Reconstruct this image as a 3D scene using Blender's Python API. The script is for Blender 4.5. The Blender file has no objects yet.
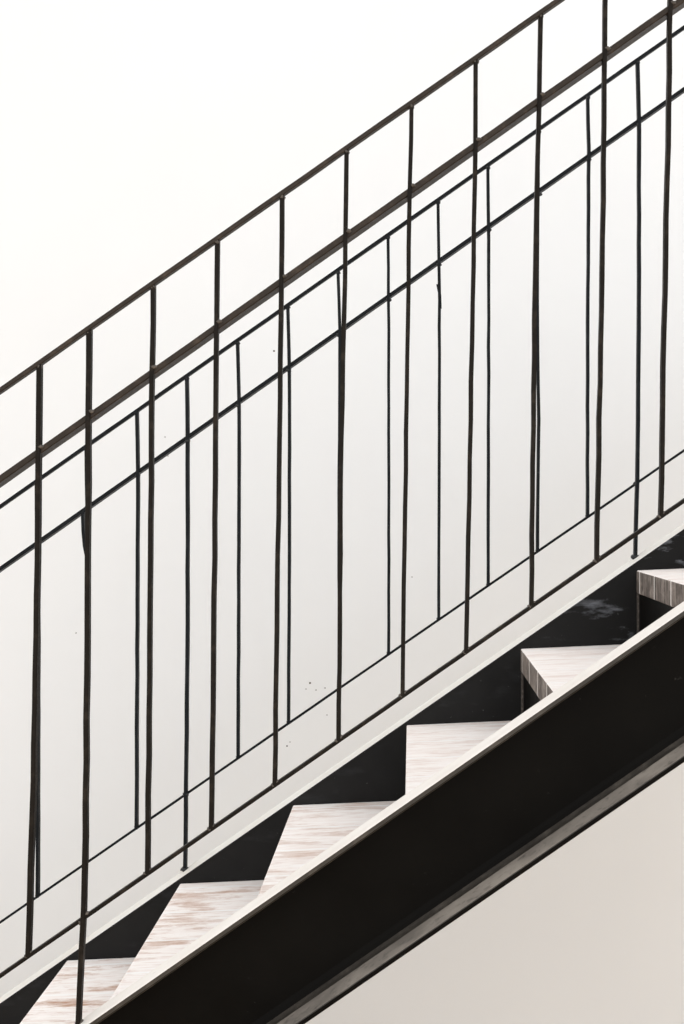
import bpy, bmesh, math, random
from mathutils import Vector, Matrix

random.seed(7)
C = bpy.context.scene.collection
scn = bpy.context.scene

# ------------------------------------------------------------------ measures
F = 1309.0                 # focal length in pixels of the 684x1024 frame
VX, VY = 411.0, 505.0      # where the camera axis meets the picture
CZ = 1.7755                # eye height; the floor is z = 0
D_NEAR = 2.20              # plane of the front railing
D_FAR = 3.102              # plane of the rear railing
D_LIP = 2.155              # front lip of the front stringer
D_WEB = 2.212              # web of the front stringer (front face)
D_FWEB = 3.03              # web of the rear stringer (stair side)
D_WALL = 3.74
SL = 0.694                 # rise over run of the flight
COS = 1 / math.sqrt(1 + SL * SL)
TX, TZ = COS, SL * COS     # direction up the flight


def at(px, py, d):
    return Vector(((px - VX) * d / F, d, CZ - (py - VY) * d / F))


# ------------------------------------------------------------------ materials
def new_mat(name):
    m = bpy.data.materials.new(name)
    m.use_nodes = True
    nt = m.node_tree
    for n in list(nt.nodes):
        nt.nodes.remove(n)
    out = nt.nodes.new('ShaderNodeOutputMaterial')
    b = nt.nodes.new('ShaderNodeBsdfPrincipled')
    nt.links.new(b.outputs[0], out.inputs[0])
    return m, nt, b


def N(nt, typ, **kw):
    n = nt.nodes.new(typ)
    for k, v in kw.items():
        if k.startswith('in_'):
            key = k[3:]
            key = int(key) if key.isdigit() else key
            n.inputs[key].default_value = v
        else:
            setattr(n, k, v)
    return n


def L(nt, a, b):
    nt.links.new(a, b)


def coords(nt, scale, kind='Object'):
    tc = N(nt, 'ShaderNodeTexCoord')
    mp = N(nt, 'ShaderNodeMapping')
    mp.inputs['Scale'].default_value = scale
    L(nt, tc.outputs[kind], mp.inputs['Vector'])
    return mp.outputs[0], tc.outputs[kind]


def noise(nt, vec, scale, detail=4, rough=.55):
    n = N(nt, 'ShaderNodeTexNoise')
    n.inputs['Scale'].default_value = scale
    n.inputs['Detail'].default_value = detail
    n.inputs['Roughness'].default_value = rough
    L(nt, vec, n.inputs['Vector'])
    return n.outputs['Fac']


def ramp(nt, fac, stops):
    r = N(nt, 'ShaderNodeValToRGB')
    e = r.color_ramp.elements
    while len(e) > 1:
        e.remove(e[-1])
    e[0].position = stops[0][0]
    e[0].color = (*stops[0][1], 1)
    for p, c in stops[1:]:
        k = e.new(p)
        k.color = (*c, 1)
    L(nt, fac, r.inputs[0])
    return r.outputs[0]


def mix(nt, fac, a, b, mode='MIX'):
    m = N(nt, 'ShaderNodeMix', data_type='RGBA', blend_type=mode)
    for sock, v in ((m.inputs[0], fac), (m.inputs[6], a), (m.inputs[7], b)):
        if isinstance(v, (int, float)):
            sock.default_value = v
        elif isinstance(v, tuple):
            sock.default_value = (*v, 1)
        else:
            L(nt, v, sock)
    return m.outputs[2]


def math_n(nt, op, a, b=None, c=None):
    m = N(nt, 'ShaderNodeMath', operation=op)
    for i, v in enumerate((a, b, c)):
        if v is None:
            continue
        if isinstance(v, (int, float)):
            m.inputs[i].default_value = v
        else:
            L(nt, v, m.inputs[i])
    return m.outputs[0]


def bump(nt, h, b, strength=.3, dist=.002):
    n = N(nt, 'ShaderNodeBump')
    n.inputs['Strength'].default_value = strength
    n.inputs['Distance'].default_value = dist
    L(nt, h, n.inputs['Height'])
    L(nt, n.outputs[0], b.inputs['Normal'])


def steel(name, c1, c2, c3, rough=.42, spec=.5, scale=40, bstr=.3):
    m, nt, b = new_mat(name)
    v, raw = coords(nt, (1, 1, 1))
    n1 = noise(nt, v, scale, 6, .6)
    n2 = noise(nt, v, scale * 7, 3, .6)
    col = ramp(nt, n1, [(.3, c1), (.55, c2), (.78, c3)])
    col = mix(nt, math_n(nt, 'MULTIPLY', n2, .35), col, c3)
    L(nt, col, b.inputs['Base Color'])
    L(nt, ramp(nt, n2, [(.3, (rough - .1,) * 3), (.7, (rough + .15,) * 3)]), b.inputs['Roughness'])
    b.inputs['Specular IOR Level'].default_value = spec
    bump(nt, n2, b, bstr, .0015)
    return m


M_BRONZE = steel('mill_steel', (.003, .0022, .0017), (.0065, .005, .004), (.034, .026, .019), .5, .09, 45)
M_BLUE = steel('blue_sheen_steel', (.0035, .0042, .005), (.007, .008, .0095), (.020, .022, .024), .48, .09, 45)  # bluish reflection on the rear bars, put into the steel colour


def stringer_mat(name, spec):
    m, nt, b = new_mat(name)
    v, raw = coords(nt, (1, 1, 1))
    n1 = noise(nt, v, 6, 5, .6)
    col = ramp(nt, n1, [(.3, (.0035, .003, .0025)), (.7, (.006, .0053, .0045))])
    n2 = noise(nt, v, 55, 5, .65)
    sp = ramp(nt, n2, [(.69, (0, 0, 0)), (.78, (1, 1, 1))])
    col = mix(nt, math_n(nt, 'MULTIPLY', sp, .12), col, (.25, .24, .23))
    L(nt, col, b.inputs['Base Color'])
    L(nt, ramp(nt, n1, [(.3, (.42,) * 3), (.7, (.55,) * 3)]), b.inputs['Roughness'])
    b.inputs['Specular IOR Level'].default_value = spec
    bump(nt, n2, b, .12, .001)
    return m


M_STRING = stringer_mat('black_painted_steel', .04)


def smeared_mat():
    """black paint with lime and dust smears, on the stair side of the rear stringer"""
    m, nt, b = new_mat('smeared_black_steel')
    v, raw = coords(nt, (1, 1, 1))
    vs, _ = coords(nt, (5.0, 5.0, 15.0))
    n1 = noise(nt, v, 7, 5, .6)
    col = ramp(nt, n1, [(.3, (.0035, .0032, .003)), (.7, (.009, .0085, .008))])
    n2 = noise(nt, vs, 1.6, 6, .62)
    sm = ramp(nt, n2, [(.58, (0, 0, 0)), (.72, (1, 1, 1))])
    # the smears gather towards the upper end of the flight
    sep = N(nt, 'ShaderNodeSeparateXYZ')
    gp = N(nt, 'ShaderNodeNewGeometry')
    L(nt, gp.outputs['Position'], sep.inputs[0])
    mr = N(nt, 'ShaderNodeMapRange')
    mr.inputs[1].default_value = .25
    mr.inputs[2].default_value = .62
    mr.inputs[3].default_value = .03
    mr.inputs[4].default_value = .8
    L(nt, sep.outputs[0], mr.inputs[0])
    col = mix(nt, math_n(nt, 'MULTIPLY', sm, mr.outputs[0]), col, (.30, .31, .34))
    n3 = noise(nt, v, 85, 4, .6)
    sp = ramp(nt, n3, [(.70, (0, 0, 0)), (.78, (1, 1, 1))])
    col = mix(nt, math_n(nt, 'MULTIPLY', sp, .25), col, (.3, .3, .3))
    L(nt, col, b.inputs['Base Color'])
    b.inputs['Roughness'].default_value = .5
    b.inputs['Specular IOR Level'].default_value = .2
    return m


M_EDGE = steel('edge_highlight_steel', (.010, .0085, .007), (.028, .024, .02), (.10, .085, .07), .45, .3, 25)  # paler steel paints the lip highlight and the fillet's grey reflection
M_HAND = steel('worn_mill_steel', (.010, .0075, .0055), (.022, .016, .012), (.07, .05, .036), .5, .2, 60)

M_WELDB = steel('blue_weld', (.006, .006, .006), (.014, .015, .016), (.08, .08, .08), .4, .25, 90)
M_WELD = steel('weld_seam', (.02, .016, .013), (.06, .05, .042), (.2, .17, .145), .45, .25, 110)

M_SMEAR = smeared_mat()


def sheen_mat(name, base, patch, dark, lo, hi):  # pale colour painted in for the steel's grazing reflection of the wall
    m, nt, b = new_mat(name)
    v, raw = coords(nt, (1, 1, 1))
    n1 = noise(nt, v, 9, 5, .6)
    n2 = noise(nt, v, 60, 4, .6)
    col = mix(nt, ramp(nt, n1, [(.35, (0, 0, 0)), (.65, (1, 1, 1))]), base, patch)
    col = mix(nt, ramp(nt, n2, [(lo, (0, 0, 0)), (hi, (.7, .7, .7))]), col, dark)
    L(nt, col, b.inputs['Base Color'])
    b.inputs['Roughness'].default_value = .6
    b.inputs['Specular IOR Level'].default_value = .3
    return m


M_LIP = sheen_mat('sheen_flange', (.84, .785, .73), (.78, .72, .66), (.40, .35, .30), .66, .80)  # front top flange: bright wall reflection put into the colour
M_LEDGE = sheen_mat('dim_sheen_ledge', (.38, .33, .28), (.20, .175, .15), (.06, .05, .045), .55, .75)  # bottom flange upper face: duller painted sheen, its shade included
M_FLIP = sheen_mat('rear_sheen_flange', (.80, .77, .72), (.74, .69, .63), (.5, .44, .38), .68, .8)  # rear top flange: the same wall reflection as base colour


def tread_mat():
    """whitewashed planks laid along the going, seams across the width (y)"""
    m, nt, b = new_mat('whitewashed_wood')
    tc = N(nt, 'ShaderNodeTexCoord')
    oi = N(nt, 'ShaderNodeObjectInfo')
    off = N(nt, 'ShaderNodeVectorMath', operation='MULTIPLY_ADD')
    cmb = N(nt, 'ShaderNodeCombineXYZ')
    L(nt, math_n(nt, 'MULTIPLY', oi.outputs['Random'], 37.0), cmb.inputs[0])
    L(nt, math_n(nt, 'MULTIPLY', oi.outputs['Random'], 11.0), cmb.inputs[1])
    L(nt, cmb.outputs[0], off.inputs[0])
    off.inputs[1].default_value = (1, 1, 1)
    L(nt, tc.outputs['Object'], off.inputs[2])

    def mp(s):
        k = N(nt, 'ShaderNodeMapping')
        k.inputs['Scale'].default_value = s
        L(nt, off.outputs[0], k.inputs['Vector'])
        return k.outputs[0]
    sep = N(nt, 'ShaderNodeSeparateXYZ')
    L(nt, tc.outputs['Object'], sep.inputs[0])
    # grain along x
    g1 = noise(nt, mp((6, 60, 30)), 1.0, 8, .72)
    g2 = noise(nt, mp((16, 190, 130)), 1.0, 4, .6)
    g3 = noise(nt, mp((5, 15, 10)), 1.0, 7, .72)
    col = ramp(nt, g1, [(.30, (.86, .765, .715)), (.48, (.92, .85, .80)), (.66, (.94, .895, .855))])
    col = mix(nt, ramp(nt, g2, [(.48, (0, 0, 0)), (.68, (.6, .6, .6))]), col, (.70, .55, .47))
    # worn patches, browner on the lower steps (world height)
    ge = N(nt, 'ShaderNodeNewGeometry')
    sw = N(nt, 'ShaderNodeSeparateXYZ')
    L(nt, ge.outputs['Position'], sw.inputs[0])
    mr = N(nt, 'ShaderNodeMapRange')
    mr.inputs[1].default_value = .75
    mr.inputs[2].default_value = 1.35
    mr.inputs[3].default_value = 1.0
    mr.inputs[4].default_value = .28
    L(nt, sw.outputs[2], mr.inputs[0])
    wear = ramp(nt, g3, [(.495, (0, 0, 0)), (.57, (.65, .65, .65)), (.65, (1, 1, 1))])
    wear = math_n(nt, 'MULTIPLY', wear, mr.outputs[0])
    wear = math_n(nt, 'MULTIPLY', wear, ramp(nt, g1, [(.46, (1, 1, 1)), (.62, (.30, .30, .30))]))
    col = mix(nt, wear, col, (.46, .25, .155))
    # seams every 0.18 m across the width
    f = math_n(nt, 'FRACT', math_n(nt, 'DIVIDE', math_n(nt, 'ADD', sep.outputs[1], 1.755), .18))
    d = math_n(nt, 'ABSOLUTE', math_n(nt, 'SUBTRACT', f, .5))
    seam = math_n(nt, 'GREATER_THAN', d, .478)
    topcol = mix(nt, math_n(nt, 'MULTIPLY', seam, .8), col, (.93, .90, .87))
    # end grain on the front edge
    e1 = noise(nt, mp((8, 95, 9)), 1.0, 5, .65)
    e2 = noise(nt, mp((8, 30, 34)), 1.0, 5, .65)
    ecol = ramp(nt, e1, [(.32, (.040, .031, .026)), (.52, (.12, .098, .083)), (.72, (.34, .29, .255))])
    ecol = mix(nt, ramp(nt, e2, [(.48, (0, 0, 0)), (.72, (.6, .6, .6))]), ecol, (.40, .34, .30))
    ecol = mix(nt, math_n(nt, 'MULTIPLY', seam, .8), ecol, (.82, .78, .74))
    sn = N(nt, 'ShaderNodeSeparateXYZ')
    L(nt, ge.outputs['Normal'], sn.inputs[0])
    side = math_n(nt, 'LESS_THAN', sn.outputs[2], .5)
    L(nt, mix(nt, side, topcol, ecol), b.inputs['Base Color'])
    b.inputs['Roughness'].default_value = .7
    b.inputs['Specular IOR Level'].default_value = .25
    h = math_n(nt, 'SUBTRACT', g1, math_n(nt, 'MULTIPLY', seam, .6))
    bump(nt, h, b, .25, .002)
    return m


M_TREAD = tread_mat()


def wall_mat():
    m, nt, b = new_mat('white_plaster')
    v, raw = coords(nt, (1, 1, 1))
    vs, _ = coords(nt, (14, 1, .6))
    n1 = noise(nt, v, 1.7, 4, .5)
    n2 = noise(nt, vs, 1.0, 4, .6)
    col = ramp(nt, n1, [(.3, (.832, .838, .840)), (.7, (.852, .858, .860))])
    col = mix(nt, math_n(nt, 'MULTIPLY', n2, .10), col, (.76, .763, .763))  # faint upright streaks: blurred baluster shadows painted into the plaster
    # a few tiny chips in the paint
    for (px, py, r) in ((310, 683, .0021), (316, 690, .0013), (306, 689, .0012), (325, 688, .0013), (287, 746, .0017),
                        (274, 351, .0020), (168, 456, .0013), (290, 742, .0011), (327, 715, .0011), (412, 577, .0011),
                        (76, 633, .0013), (165, 437, .0012)):
        w = at(px, py, D_WALL)
        vm = N(nt, 'ShaderNodeVectorMath', operation='DISTANCE')
        L(nt, raw, vm.inputs[0])
        vm.inputs[1].default_value = (w.x, w.y, w.z)
        k = math_n(nt, 'LESS_THAN', vm.outputs['Value'], r * 1.35)
        col = mix(nt, k, col, (.10, .085, .07))
    L(nt, col, b.inputs['Base Color'])
    b.inputs['Roughness'].default_value = .75
    b.inputs['Specular IOR Level'].default_value = .2
    n3 = noise(nt, v, 90, 3, .5)
    bump(nt, n3, b, .05, .002)
    return m


M_WALL = wall_mat()


def floor_mat():
    m, nt, b = new_mat('pale_oak_floor')
    v, raw = coords(nt, (2, 14, 1))
    br = N(nt, 'ShaderNodeTexBrick')
    br.inputs['Scale'].default_value = 1
    br.inputs['Color1'].default_value = (.62, .42, .22, 1)
    br.inputs['Color2'].default_value = (.66, .46, .25, 1)
    br.inputs['Mortar'].default_value = (.25, .18, .12, 1)
    br.inputs['Mortar Size'].default_value = .006
    br.inputs['Brick Width'].default_value = 1.4
    br.inputs['Row Height'].default_value = .14
    L(nt, raw, br.inputs['Vector'])
    g = noise(nt, v, 3, 5, .6)
    L(nt, mix(nt, math_n(nt, 'MULTIPLY', g, .4), br.outputs[0], (.52, .34, .17)), b.inputs['Base Color'])
    b.inputs['Roughness'].default_value = .55
    return m


M_FLOOR = floor_mat()

# ------------------------------------------------------------------ helpers


def obj(name, bm, mat, parent=None, origin=None, bevel=0, smooth=False):
    me = bpy.data.meshes.new(name)
    if origin is not None:
        bmesh.ops.translate(bm, verts=bm.verts, vec=-Vector(origin))
    bmesh.ops.recalc_face_normals(bm, faces=bm.faces)
    bm.to_mesh(me)
    bm.free()
    o = bpy.data.objects.new(name, me)
    C.objects.link(o)
    for mm in (mat if isinstance(mat, (list, tuple)) else [mat]):
        me.materials.append(mm)
    if origin is not None:
        o.location = origin
    if parent is not None:
        o.parent = parent
        o.location = Vector(o.location) - (Vector(parent['org']) if 'org' in parent else Vector((0, 0, 0)))
    if smooth:
        for p in me.polygons:
            p.use_smooth = True
    if bevel:
        md = o.modifiers.new('bevel', 'BEVEL')
        md.width = bevel
        md.segments = 2
        md.limit_method = 'ANGLE'
    return o


ORG = {}


def thing(name, label, cat, loc, group=None):
    o = bpy.data.objects.new(name, None)
    o.empty_display_size = .1
    C.objects.link(o)
    o.location = loc
    o['label'] = label
    o['category'] = cat
    if group:
        o['group'] = group
    ORG[o.name] = Vector(loc)
    return o


def part(name, bm, mat, parent, bevel=0, smooth=False):
    """bm is in world measures; the part takes its thing's origin, a sub-part its part's"""
    org = ORG[parent.name]
    o = obj(name, bm, mat, None, org, bevel, smooth)
    o.parent = parent
    o.location = (0, 0, 0)
    ORG[o.name] = org
    return o


def bar(bm, pts, a, b, yoff=0.0, sub=.05, wob=.0006, ch=.22, seed=0):
    """square-edged bar along pts (all in one upright plane): a across, b deep"""
    rnd = random.Random(seed)
    pp = []
    for i in range(len(pts) - 1):
        p, q = pts[i], pts[i + 1]
        n = max(1, int((q - p).length / sub))
        for k in range(n):
            pp.append(p.lerp(q, k / n))
    pp.append(pts[-1].copy())
    rings = []
    for i, p in enumerate(pp):
        t = (pp[min(i + 1, len(pp) - 1)] - pp[max(i - 1, 0)]).normalized()
        n = Vector((t.z, 0, -t.x))
        y = Vector((0, 1, 0))
        w = Vector((rnd.uniform(-1, 1), rnd.uniform(-1, 1), 0)) * wob if 0 < i < len(pp) - 1 else Vector()
        c = p + w + y * yoff
        aa = a * (1 + rnd.uniform(-.04, .04))
        cx = min(a, b) * ch
        ring = []
        for (u, v) in ((-aa / 2 + cx, -b / 2), (aa / 2 - cx, -b / 2), (aa / 2, -b / 2 + cx), (aa / 2, b / 2 - cx),
                       (aa / 2 - cx, b / 2), (-aa / 2 + cx, b / 2), (-aa / 2, b / 2 - cx), (-aa / 2, -b / 2 + cx)):
            ring.append(bm.verts.new(c + n * u + y * v))
        rings.append(ring)
    for r, s in zip(rings, rings[1:]):
        for k in range(8):
            bm.faces.new((r[k], r[(k + 1) % 8], s[(k + 1) % 8], s[k]))
    bm.faces.new(list(reversed(rings[0])))
    bm.faces.new(rings[-1])


def bead(bm, c, r, seed=0, sx=1, sy=1, sz=1):
    """a lumpy weld bead"""
    rnd = random.Random(seed)
    g = bmesh.ops.create_icosphere(bm, subdivisions=2, radius=1.0)
    for v in g['verts']:
        d = v.co.normalized()
        k = r * (1 + rnd.uniform(-.18, .18))
        v.co = Vector(c) + Vector((d.x * k * sx, d.y * k * sy, d.z * k * sz))


def welded(o):
    for p in o.data.polygons:       # the beads are the triangles
        if len(p.vertices) == 3:
            p.material_index = 1
            p.use_smooth = True


def box(bm, lo, hi):
    g = bmesh.ops.create_cube(bm, size=1)
    lo, hi = Vector(lo), Vector(hi)
    for v in g['verts']:
        v.co = Vector(((v.co.x + .5) * (hi.x - lo.x) + lo.x, (v.co.y + .5) * (hi.y - lo.y) + lo.y,
                       (v.co.z + .5) * (hi.z - lo.z) + lo.z))
    return g['verts']


def slope_prism(bm, prof, x0, x1, zline, nseg=1):
    """extrude a (y, h) profile along the flight; h is measured plumb from the line zline(x)"""
    rings = []
    for k in range(nseg + 1):
        x = x0 + (x1 - x0) * k / nseg
        rings.append([bm.verts.new((x, y, zline(x) + h)) for (y, h) in prof])
    m = len(prof)
    for r, s in zip(rings, rings[1:]):
        for k in range(m):
            bm.faces.new((r[k], r[(k + 1) % m], s[(k + 1) % m], s[k]))
    bm.faces.new(rings[0])
    bm.faces.new(list(reversed(rings[-1])))


def clip_floor(bm, z=0.0):
    g = bmesh.ops.bisect_plane(bm, geom=bm.verts[:] + bm.edges[:] + bm.faces[:], plane_co=(0, 0, z),
                               plane_no=(0, 0, 1), clear_inner=True)
    ed = [e for e in g['geom_cut'] if isinstance(e, bmesh.types.BMEdge)]
    if ed:
        bmesh.ops.holes_fill(bm, edges=ed)


def line_through(p, q):
    s = (q.z - p.z) / (q.x - p.x)
    return lambda x: p.z + s * (x - p.x)


# ------------------------------------------------------------------ setting
def structure(name, bm, mat):
    o = obj(name, bm, mat)
    o['kind'] = 'structure'
    return o


bm = bmesh.new()
box(bm, (-5.0, D_WALL, -.1), (5.0, D_WALL + .15, 4.6))
structure('wall_back', bm, M_WALL)
bm = bmesh.new()
box(bm, (-5.0, -3.0, -.12), (5.0, D_WALL, 0))
structure('floor', bm, M_FLOOR)

# ------------------------------------------------------------------ staircase
X_LO, X_HI = -2.6, 1.35
RUN = 113.7 * D_FWEB / F
RISE = 78.0 * D_FWEB / F
stair = thing('staircase', 'black steel staircase with whitewashed plank treads climbing right along the white wall',
              'staircase', (-1.9, 2.6, 0))

# front stringer: a channel with its flanges towards the camera
top_n = line_through(at(87, 1024.5, D_LIP), at(684, 610, D_LIP))
V = 1 / COS
H = 151.5 * D_LIP / F           # plumb height of the channel
TF = .0085 * V
FL = .014                       # fillet
bm = bmesh.new()
slope_prism(bm, [(D_WEB, -TF * .8), (D_WEB + .010, -TF * .8), (D_WEB + .010, -H + TF * .3), (D_WEB, -H + TF * .3)], X_LO, X_HI, top_n)
clip_floor(bm)
web = part('stringer', bm, M_STRING, stair)
web['label'] = 'front stringer, black steel channel facing the camera'
# top flange (+ fillet under it)
bm = bmesh.new()
slope_prism(bm, [(D_LIP, -.0012), (D_LIP + .0012, 0), (D_WEB + .010, 0), (D_WEB + .010, -TF), (D_WEB - .002, -TF - FL), (D_WEB - .004, -TF - FL * .5),
                 (D_WEB - .009, -TF - .003), (D_LIP + .0012, -TF), (D_LIP, -TF + .0012)], X_LO, X_HI, top_n)
clip_floor(bm)
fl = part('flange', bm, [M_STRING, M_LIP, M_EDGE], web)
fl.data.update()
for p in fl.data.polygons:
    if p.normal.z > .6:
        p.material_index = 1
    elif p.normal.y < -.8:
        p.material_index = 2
fl['label'] = 'top flange with painted pale sheen'
D_FOOT = 2.128
bot_n = line_through(at(305, 1024, D_FOOT), at(684, 762.5, D_FOOT))
bm = bmesh.new()
slope_prism(bm, [(D_FOOT, .0015), (D_FOOT, TF - .0015), (D_FOOT + .0015, TF), (D_WEB - .022, TF + .0016), (D_WEB - .013, TF + .0045), (D_WEB - .007, TF + .009),
                 (D_WEB - .003, TF + .016), (D_WEB + .001, TF + .027), (D_WEB + .009, TF + .027), (D_WEB + .009, 0), (D_FOOT + .0015, 0)], X_LO, X_HI, bot_n)
clip_floor(bm)
fl = part('flange', bm, [M_STRING, M_LEDGE, M_EDGE], web)
for p in fl.data.polygons:
    if p.normal.z > .80:
        p.material_index = 1
    elif p.normal.z > .62:
        p.material_index = 2
fl['label'] = 'bottom flange with painted greyish sheen'

# rear stringer: the mirror channel, flanges towards the wall
top_f = line_through(at(0, 1003.5, D_FWEB), at(684, 529, D_FWEB))
bm = bmesh.new()
slope_prism(bm, [(D_FWEB, -TF), (D_FWEB + .010, -TF), (D_FWEB + .010, -H + TF), (D_FWEB, -H + TF)], X_LO, X_HI, top_f)
clip_floor(bm)
fweb = part('stringer', bm, M_SMEAR, stair)
fweb['label'] = 'rear stringer, black and smeared with white'
bm = bmesh.new()
slope_prism(bm, [(D_FWEB, -TF), (D_FWEB, -.002), (D_FWEB + .0015, 0), (D_FWEB + .088, 0), (D_FWEB + .088, -TF)], X_LO, X_HI, top_f)
clip_floor(bm)
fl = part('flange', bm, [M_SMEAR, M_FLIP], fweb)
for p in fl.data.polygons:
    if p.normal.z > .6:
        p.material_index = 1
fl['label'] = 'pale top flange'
bm = bmesh.new()
slope_prism(bm, [(D_FWEB, -H), (D_FWEB, -H + TF), (D_FWEB + .095, -H + TF), (D_FWEB + .095, -H)], X_LO, X_HI, top_f)
clip_floor(bm)
part('flange', bm, M_STRING, fweb)

# treads: front top corner at the rear stringer, one per step
TT = .053
TILT = .0115 / RUN
corner = [(67.0, 960), (180, 883.3), (293, 805), (406.6, 725), (520.6, 648.7), (636.3, 570.4)]
fronts = []
for k in range(-3, 9):
    if 0 <= k < 6:
        p = at(corner[k][0], corner[k][1], D_FWEB)
    else:
        q = at(corner[0][0], corner[0][1], D_FWEB)
        p = Vector((q.x + RUN * k, D_FWEB, q.z + RISE * k))
    fronts.append(p)
Y0, Y1 = D_WEB + .0105, D_FWEB - .0005
for k, p in enumerate(fronts):
    nx = fronts[k + 1].x if k + 1 < len(fronts) else p.x + RUN
    back = nx + .022
    bm = bmesh.new()
    vs = box(bm, (p.x, Y0, p.z - TT), (back, Y1, p.z))
    for v in vs:
        v.co.z += (v.co.x - p.x) * TILT
    # cut along the width so the long front arris can wander a little
    bmesh.ops.bisect_edges(bm, edges=[e for e in bm.edges if abs(e.verts[0].co.y - e.verts[1].co.y) > .3], cuts=14)
    rnd = random.Random(50 + k)
    bmesh.ops.recalc_face_normals(bm, faces=bm.faces)
    org = Vector((p.x, Y0, p.z))
    bmesh.ops.translate(bm, verts=bm.verts, vec=-org)
    me = bpy.data.meshes.new('tread')
    bm.to_mesh(me)
    bm.free()
    o = bpy.data.objects.new('tread', me)
    C.objects.link(o)
    me.materials.append(M_TREAD)
    o.parent = stair
    o.location = org - ORG[stair.name]
    md = o.modifiers.new('bevel', 'BEVEL')
    md.width = .0035
    md.segments = 3
    md.limit_method = 'ANGLE'
    # riser plate under the front edge, standing on the tread below
    below = fronts[k - 1].z + (p.x + .004 - fronts[k - 1].x) * TILT if k else 0.0
    bm = bmesh.new()
    box(bm, (p.x + .006, Y0, below), (p.x + .012, Y1, p.z - TT + .0001))
    nf = len(bm.faces)
    box(bm, (p.x + .001, Y1 - .004, below + .001), (p.x + .0065, Y1, p.z - TT + .0001))   # the weld to the stringer
    r = part('riser', bm, [M_STRING, M_WELD], stair)
    for q in list(r.data.polygons)[nf:]:
        q.material_index = 1

# ------------------------------------------------------------------ railings


def ln(p, q):
    """a rail line in pixel measure"""
    s = (q[1] - p[1]) / (q[0] - p[0])
    return lambda x: p[1] + s * (x - p[0])


def rail_bar(name, line, d, x0, x1, a, b, mat, parent, yoff=0, seed=1):
    bm = bmesh.new()
    n = 26
    pts = [at(x0 + (x1 - x0) * k / n, line(x0 + (x1 - x0) * k / n), d) for k in range(n + 1)]
    bar(bm, pts, a, b, yoff, .08, .0005, .16, seed)
    return part(name, bm, mat, parent)


# front railing
NA, NB = .0072, .016
g_near = 'steel railings of the staircase'
near = thing('stair_railing', 'brown-black steel railing nearer the camera, on the front stringer along the open side',
             'railing', (-1.2, D_NEAR, .25))
nt_ = ln((0, 391.0), (540, 13.8))
nh_ = ln((0, 479.3), (670, 8.6))
nb_ = ln((0, 976), (684, 500.5))
XN0, XN1 = -190, 800
rail_bar('top_rail', nt_, D_NEAR, XN0, XN1, .0078, .017, M_HAND, near, 0, 11)
hr = rail_bar('handrail', nh_, D_NEAR, XN0, XN1, .0105, .042, M_HAND, near, .017, 12)
rail_bar('bottom_rail', nb_, D_NEAR, XN0, XN1, .0062, .015, M_BRONZE, near, 0, 13)

near_bars = [  # polyline in picture measure, top to bottom
    [(-89, None), (-102, None)],
    [(-25, None), (-37, None)],
    [(39.8, None), (37.4, 600), (34.0, 780), (28.6, None)],
    [(89.5, None), (88.2, 560), (86.0, 800), (84.2, 910), (78.6, 1029)],
    [(153.4, None), (150.6, 560), (147.8, None)],
    [(217.6, None), (215.5, 480), (211.4, None)],
    [(282.2, None), (279.6, 440), (274.8, None)],
    [(346.6, None), (345.4, 240), (341, 480), (338.6, None)],
    [(411.5, None), (407.6, 320), (402.6, None)],
    [(475.6, None), (475.4, 150), (470.5, 420), (466.0, None)],
    [(540.6, None), (539.0, 110), (534.4, 320), (531.2, None)],
    [(605.6, None), (602.5, 240), (596.6, None)],
    [(670.6, None), (668.5, 110), (664, 330), (660.5, None)],
    [(735, None), (725, None)],
]
for i, pl in enumerate(near_bars):
    post = pl[-1][1] is not None
    q = list(pl)
    q[0] = (q[0][0], nt_(q[0][0]) + 1.5)
    if not post:
        q[-1] = (q[-1][0], nb_(q[-1][0]) + .5)
    pts = [at(x, y, D_NEAR) for x, y in q]
    if post:    # the foot stands on the top flange
        pts[-1].z = top_n(pts[-1].x) - .001
    bm = bmesh.new()
    w = NA * (1.12 if q[0][0] < 100 else 1.0)
    bar(bm, pts, w, NB, 0, .06, .0007, .16, 100 + i)
    # weld beads at the joints
    xh = q[0][0]
    for (a_, b_) in zip(q, q[1:]):
        if a_[1] <= nh_(a_[0]) <= b_[1] + 60 and b_[1] > a_[1]:
            t = (nh_(a_[0]) - a_[1]) / (b_[1] - a_[1])
            if 0 <= t <= 1:
                xh = a_[0] + (b_[0] - a_[0]) * t
                break
    c = at(xh + 2.4, nh_(xh + 2.4) - 3.4, D_NEAR)
    bead(bm, c + Vector((0, -.005, 0)), .0048, 300 + i, 1.25, .8, .75)
    c = at(q[0][0], q[0][1] + 2.2, D_NEAR)
    bead(bm, c + Vector((0, -.002, 0)), .0058, 330 + i, .95, 1.2, .8)
    if post:
        c = at(84.3, nb_(84.3), D_NEAR)
        bead(bm, c + Vector((.007, -.004, .008)), .0050, 360 + i, 1.3, .7, .8)
        bead(bm, c + Vector((-.006, -.004, -.007)), .0050, 361 + i, 1, .8, .9)
        bead(bm, pts[-1] + Vector((.002, 0, .003)), .0072, 362 + i, 1.2, 1.3, .7)
    else:
        c = at(q[-1][0] + 2.5, q[-1][1] - 4.2, D_NEAR)
        bead(bm, c + Vector((0, -.002, 0)), .0050, 390 + i, 1.25, 1.1, .75)
        bead(bm, pts[-1] + Vector((-.002, -.002, .001)), .0052, 391 + i, 1.0, 1.2, .8)
    welded(part('post' if post else 'baluster', bm, [M_BRONZE, M_WELD], near))

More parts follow.
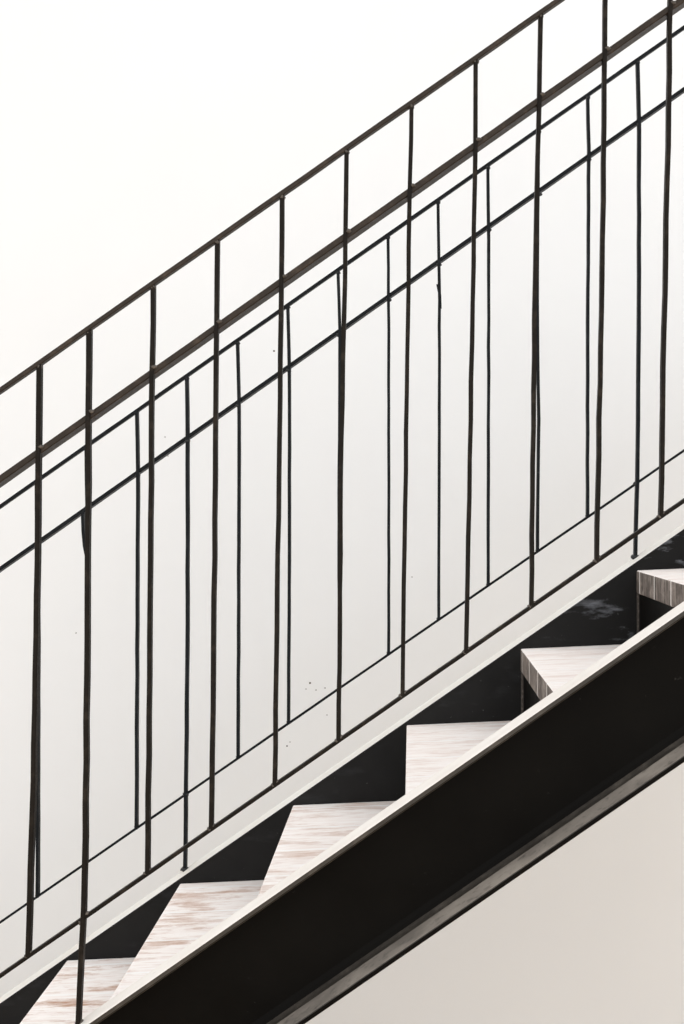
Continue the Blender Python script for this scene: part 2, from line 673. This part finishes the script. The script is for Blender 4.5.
# rear railing
FA, FB = .0070, .018
far = thing('stair_railing', 'blue-black steel railing farther from the camera, on the rear stringer next to the white wall',
            'railing', (-1.0, D_FAR, .25))
ft_ = ln((0, 507.0), (684, 27.6))
fh_ = ln((0, 568.7), (684, 89.0))
fb_ = ln((0, 922.5), (684, 450.5))
XF0, XF1 = -120, 800
rail_bar('top_rail', ft_, D_FAR, XF0, XF1, .0078, .016, M_BLUE, far, 0, 21)
rail_bar('handrail', fh_, D_FAR, XF0, XF1,   .0085, .033, M_BLUE, far, .0125, 22)
rail_bar('bottom_rail', fb_, D_FAR, XF0, XF1, .0052, .012, M_BLUE, far, 0, 23)
far_bars = [
    [(-62, None), (-63, None)],
    [(-13, None), (-14, None)],
    [(37.0, None), (38.4, 640), (37.8, None)],
    [(86.6, None), (87.4, 506), (83.0, 513.5), (83.5, 530), (84.9, 546), (87.0, 556), (86.6, None)],
    [(137.0, None), (138.2, 470), (136.6, None)],
    [(187.0, None), (187.8, 440), (187.6, 650), (185.2, None, 'post')],
    [(237.6, None), (239.2, 400), (238.8, 600), (238.2, None)],
    [(287.8, None), (289.4, 365), (289.6, 560), (288.6, None)],
    [(338.0, None), (340.0, 332), (339.0, 520), (339.5, None)],
    [(388.0, None), (388.8, 330), (388.8, 560), (388.6, None)],
    [(438.0, None), (438.8, 262), (439.4, 300), (438.8, None)],
    [(487.8, None), (488.8, 240), (488.2, None)],
    [(538.4, None), (537.0, 300), (538.6, 420), (537.4, None)],
    [(587.6, None), (588.8, 150), (587.6, 350), (587.4, None)],
    [(637.4, None), (639.0, 130), (638.8, 330), (637.2, 480), (635.2, None, 'post')],
    [(688, None), (688, None)],
    [(738, None), (738, None)],
]
for i, pl in enumerate(far_bars):
    post = len(pl[-1]) == 3
    q = [(x[0], x[1]) for x in pl]
    q[0] = (q[0][0], ft_(q[0][0]) + 1)
    q[-1] = (q[-1][0], fb_(q[-1][0]) + .4) if not post else (q[-1][0], 0)
    pts = [at(x, y, D_FAR) for x, y in q]
    if post:
        pts[-1].z = top_f(pts[-1].x) - .001
    bm = bmesh.new()
    bar(bm, pts, FA * (1.15 if i in (5, 14) else 1.0), FB, 0, .06, .0005, .16, 500 + i)
    bead(bm, at(q[0][0], q[0][1] + 1.8, D_FAR) + Vector((0, -.003, 0)), .0062, 530 + i, 1, 1, .8)
    bead(bm, at(q[0][0] + 1.0, fh_(q[0][0] + 1.0) + 4.2, D_FAR) + Vector((0, -.004, 0)), .0060, 550 + i, 1.1, .9, .8)
    if post:
        bead(bm, pts[-1] + Vector((0, 0, .003)), .0095, 570 + i, 1.2, 1.2, .7)
        x = q[-1][0] + (.6 if i == 14 else .8)
        bead(bm, at(x, fb_(x), D_FAR) + Vector((0, -.004, 0)), .0060, 571 + i, 1.2, .9, 1)
    else:
        bead(bm, pts[-1] + Vector((0, -.002, .004)), .0055, 572 + i, 1, 1, .8)
    if i == 10:     # a spliced length lapped beside the bar
        bar(bm, [at(437.6, 285, D_FAR), at(439.9, 296, D_FAR), at(440.2, 309, D_FAR)], .0062, .012, -.008, .03, .0004, .3, 599)
    welded(part('post' if post else 'baluster', bm, [M_BLUE, M_WELDB], far))

# ------------------------------------------------------------------ light
w = bpy.data.worlds.new('World')
scn.world = w
w.use_nodes = True
nt = w.node_tree
bg = nt.nodes['Background']
tc = N(nt, 'ShaderNodeTexCoord')
sp = N(nt, 'ShaderNodeSeparateXYZ')
L(nt, tc.outputs['Generated'], sp.inputs[0])
mr = N(nt, 'ShaderNodeMapRange')
mr.inputs[1].default_value = -1
mr.inputs[2].default_value = 1
L(nt, sp.outputs[2], mr.inputs[0])
col = ramp(nt, mr.outputs[0], [(.0, (1.0, .95, .88)), (.40, (1.13, 1.09, 1.05)), (.55, (1.26, 1.28, 1.30)), (1.0, (1.37, 1.41, 1.46))])
L(nt, col, bg.inputs['Color'])
bg.inputs['Strength'].default_value = 1.06


def area(name, loc, target, size, power, color=(1, 1, 1)):
    l = bpy.data.lights.new(name, 'AREA')
    l.shape = 'RECTANGLE'
    l.size, l.size_y = size
    l.energy = power
    l.color = color
    o = bpy.data.objects.new(name, l)
    C.objects.link(o)
    o.location = loc
    o.rotation_euler = (Vector(target) - Vector(loc)).to_track_quat('-Z', 'Y').to_euler()
    return o


area('front_fill_light', (0, -1.5, 1.9), (0, 3, 1.8), (3.0, 2.0), 26, (1, .99, .97))  # added fill from the camera side to brighten the wall
area('side_fill_light', (-2.5, -1.0, .6), (.2, 3.6, 2.4), (1.5, 1.0), 6, (1, .97, .94))  # added low fill from the left, aimed up at the wall

# ------------------------------------------------------------------ camera
cam = bpy.data.cameras.new('camera')
co = bpy.data.objects.new('camera', cam)
C.objects.link(co)
co.location = (0, 0, CZ)
co.rotation_euler = (math.pi / 2, 0, 0)
cam.sensor_fit = 'VERTICAL'
cam.sensor_height = 36
cam.sensor_width = 24
cam.lens = 36 * F / 1024
cam.shift_x = -(VX - 342) / 1024
cam.shift_y = -(512 - VY) / 1024
cam.clip_start = .05
scn.camera = co

scn.view_settings.view_transform = 'Standard'
scn.view_settings.look = 'None'
scn.view_settings.exposure = 0
scn.view_settings.gamma = 1
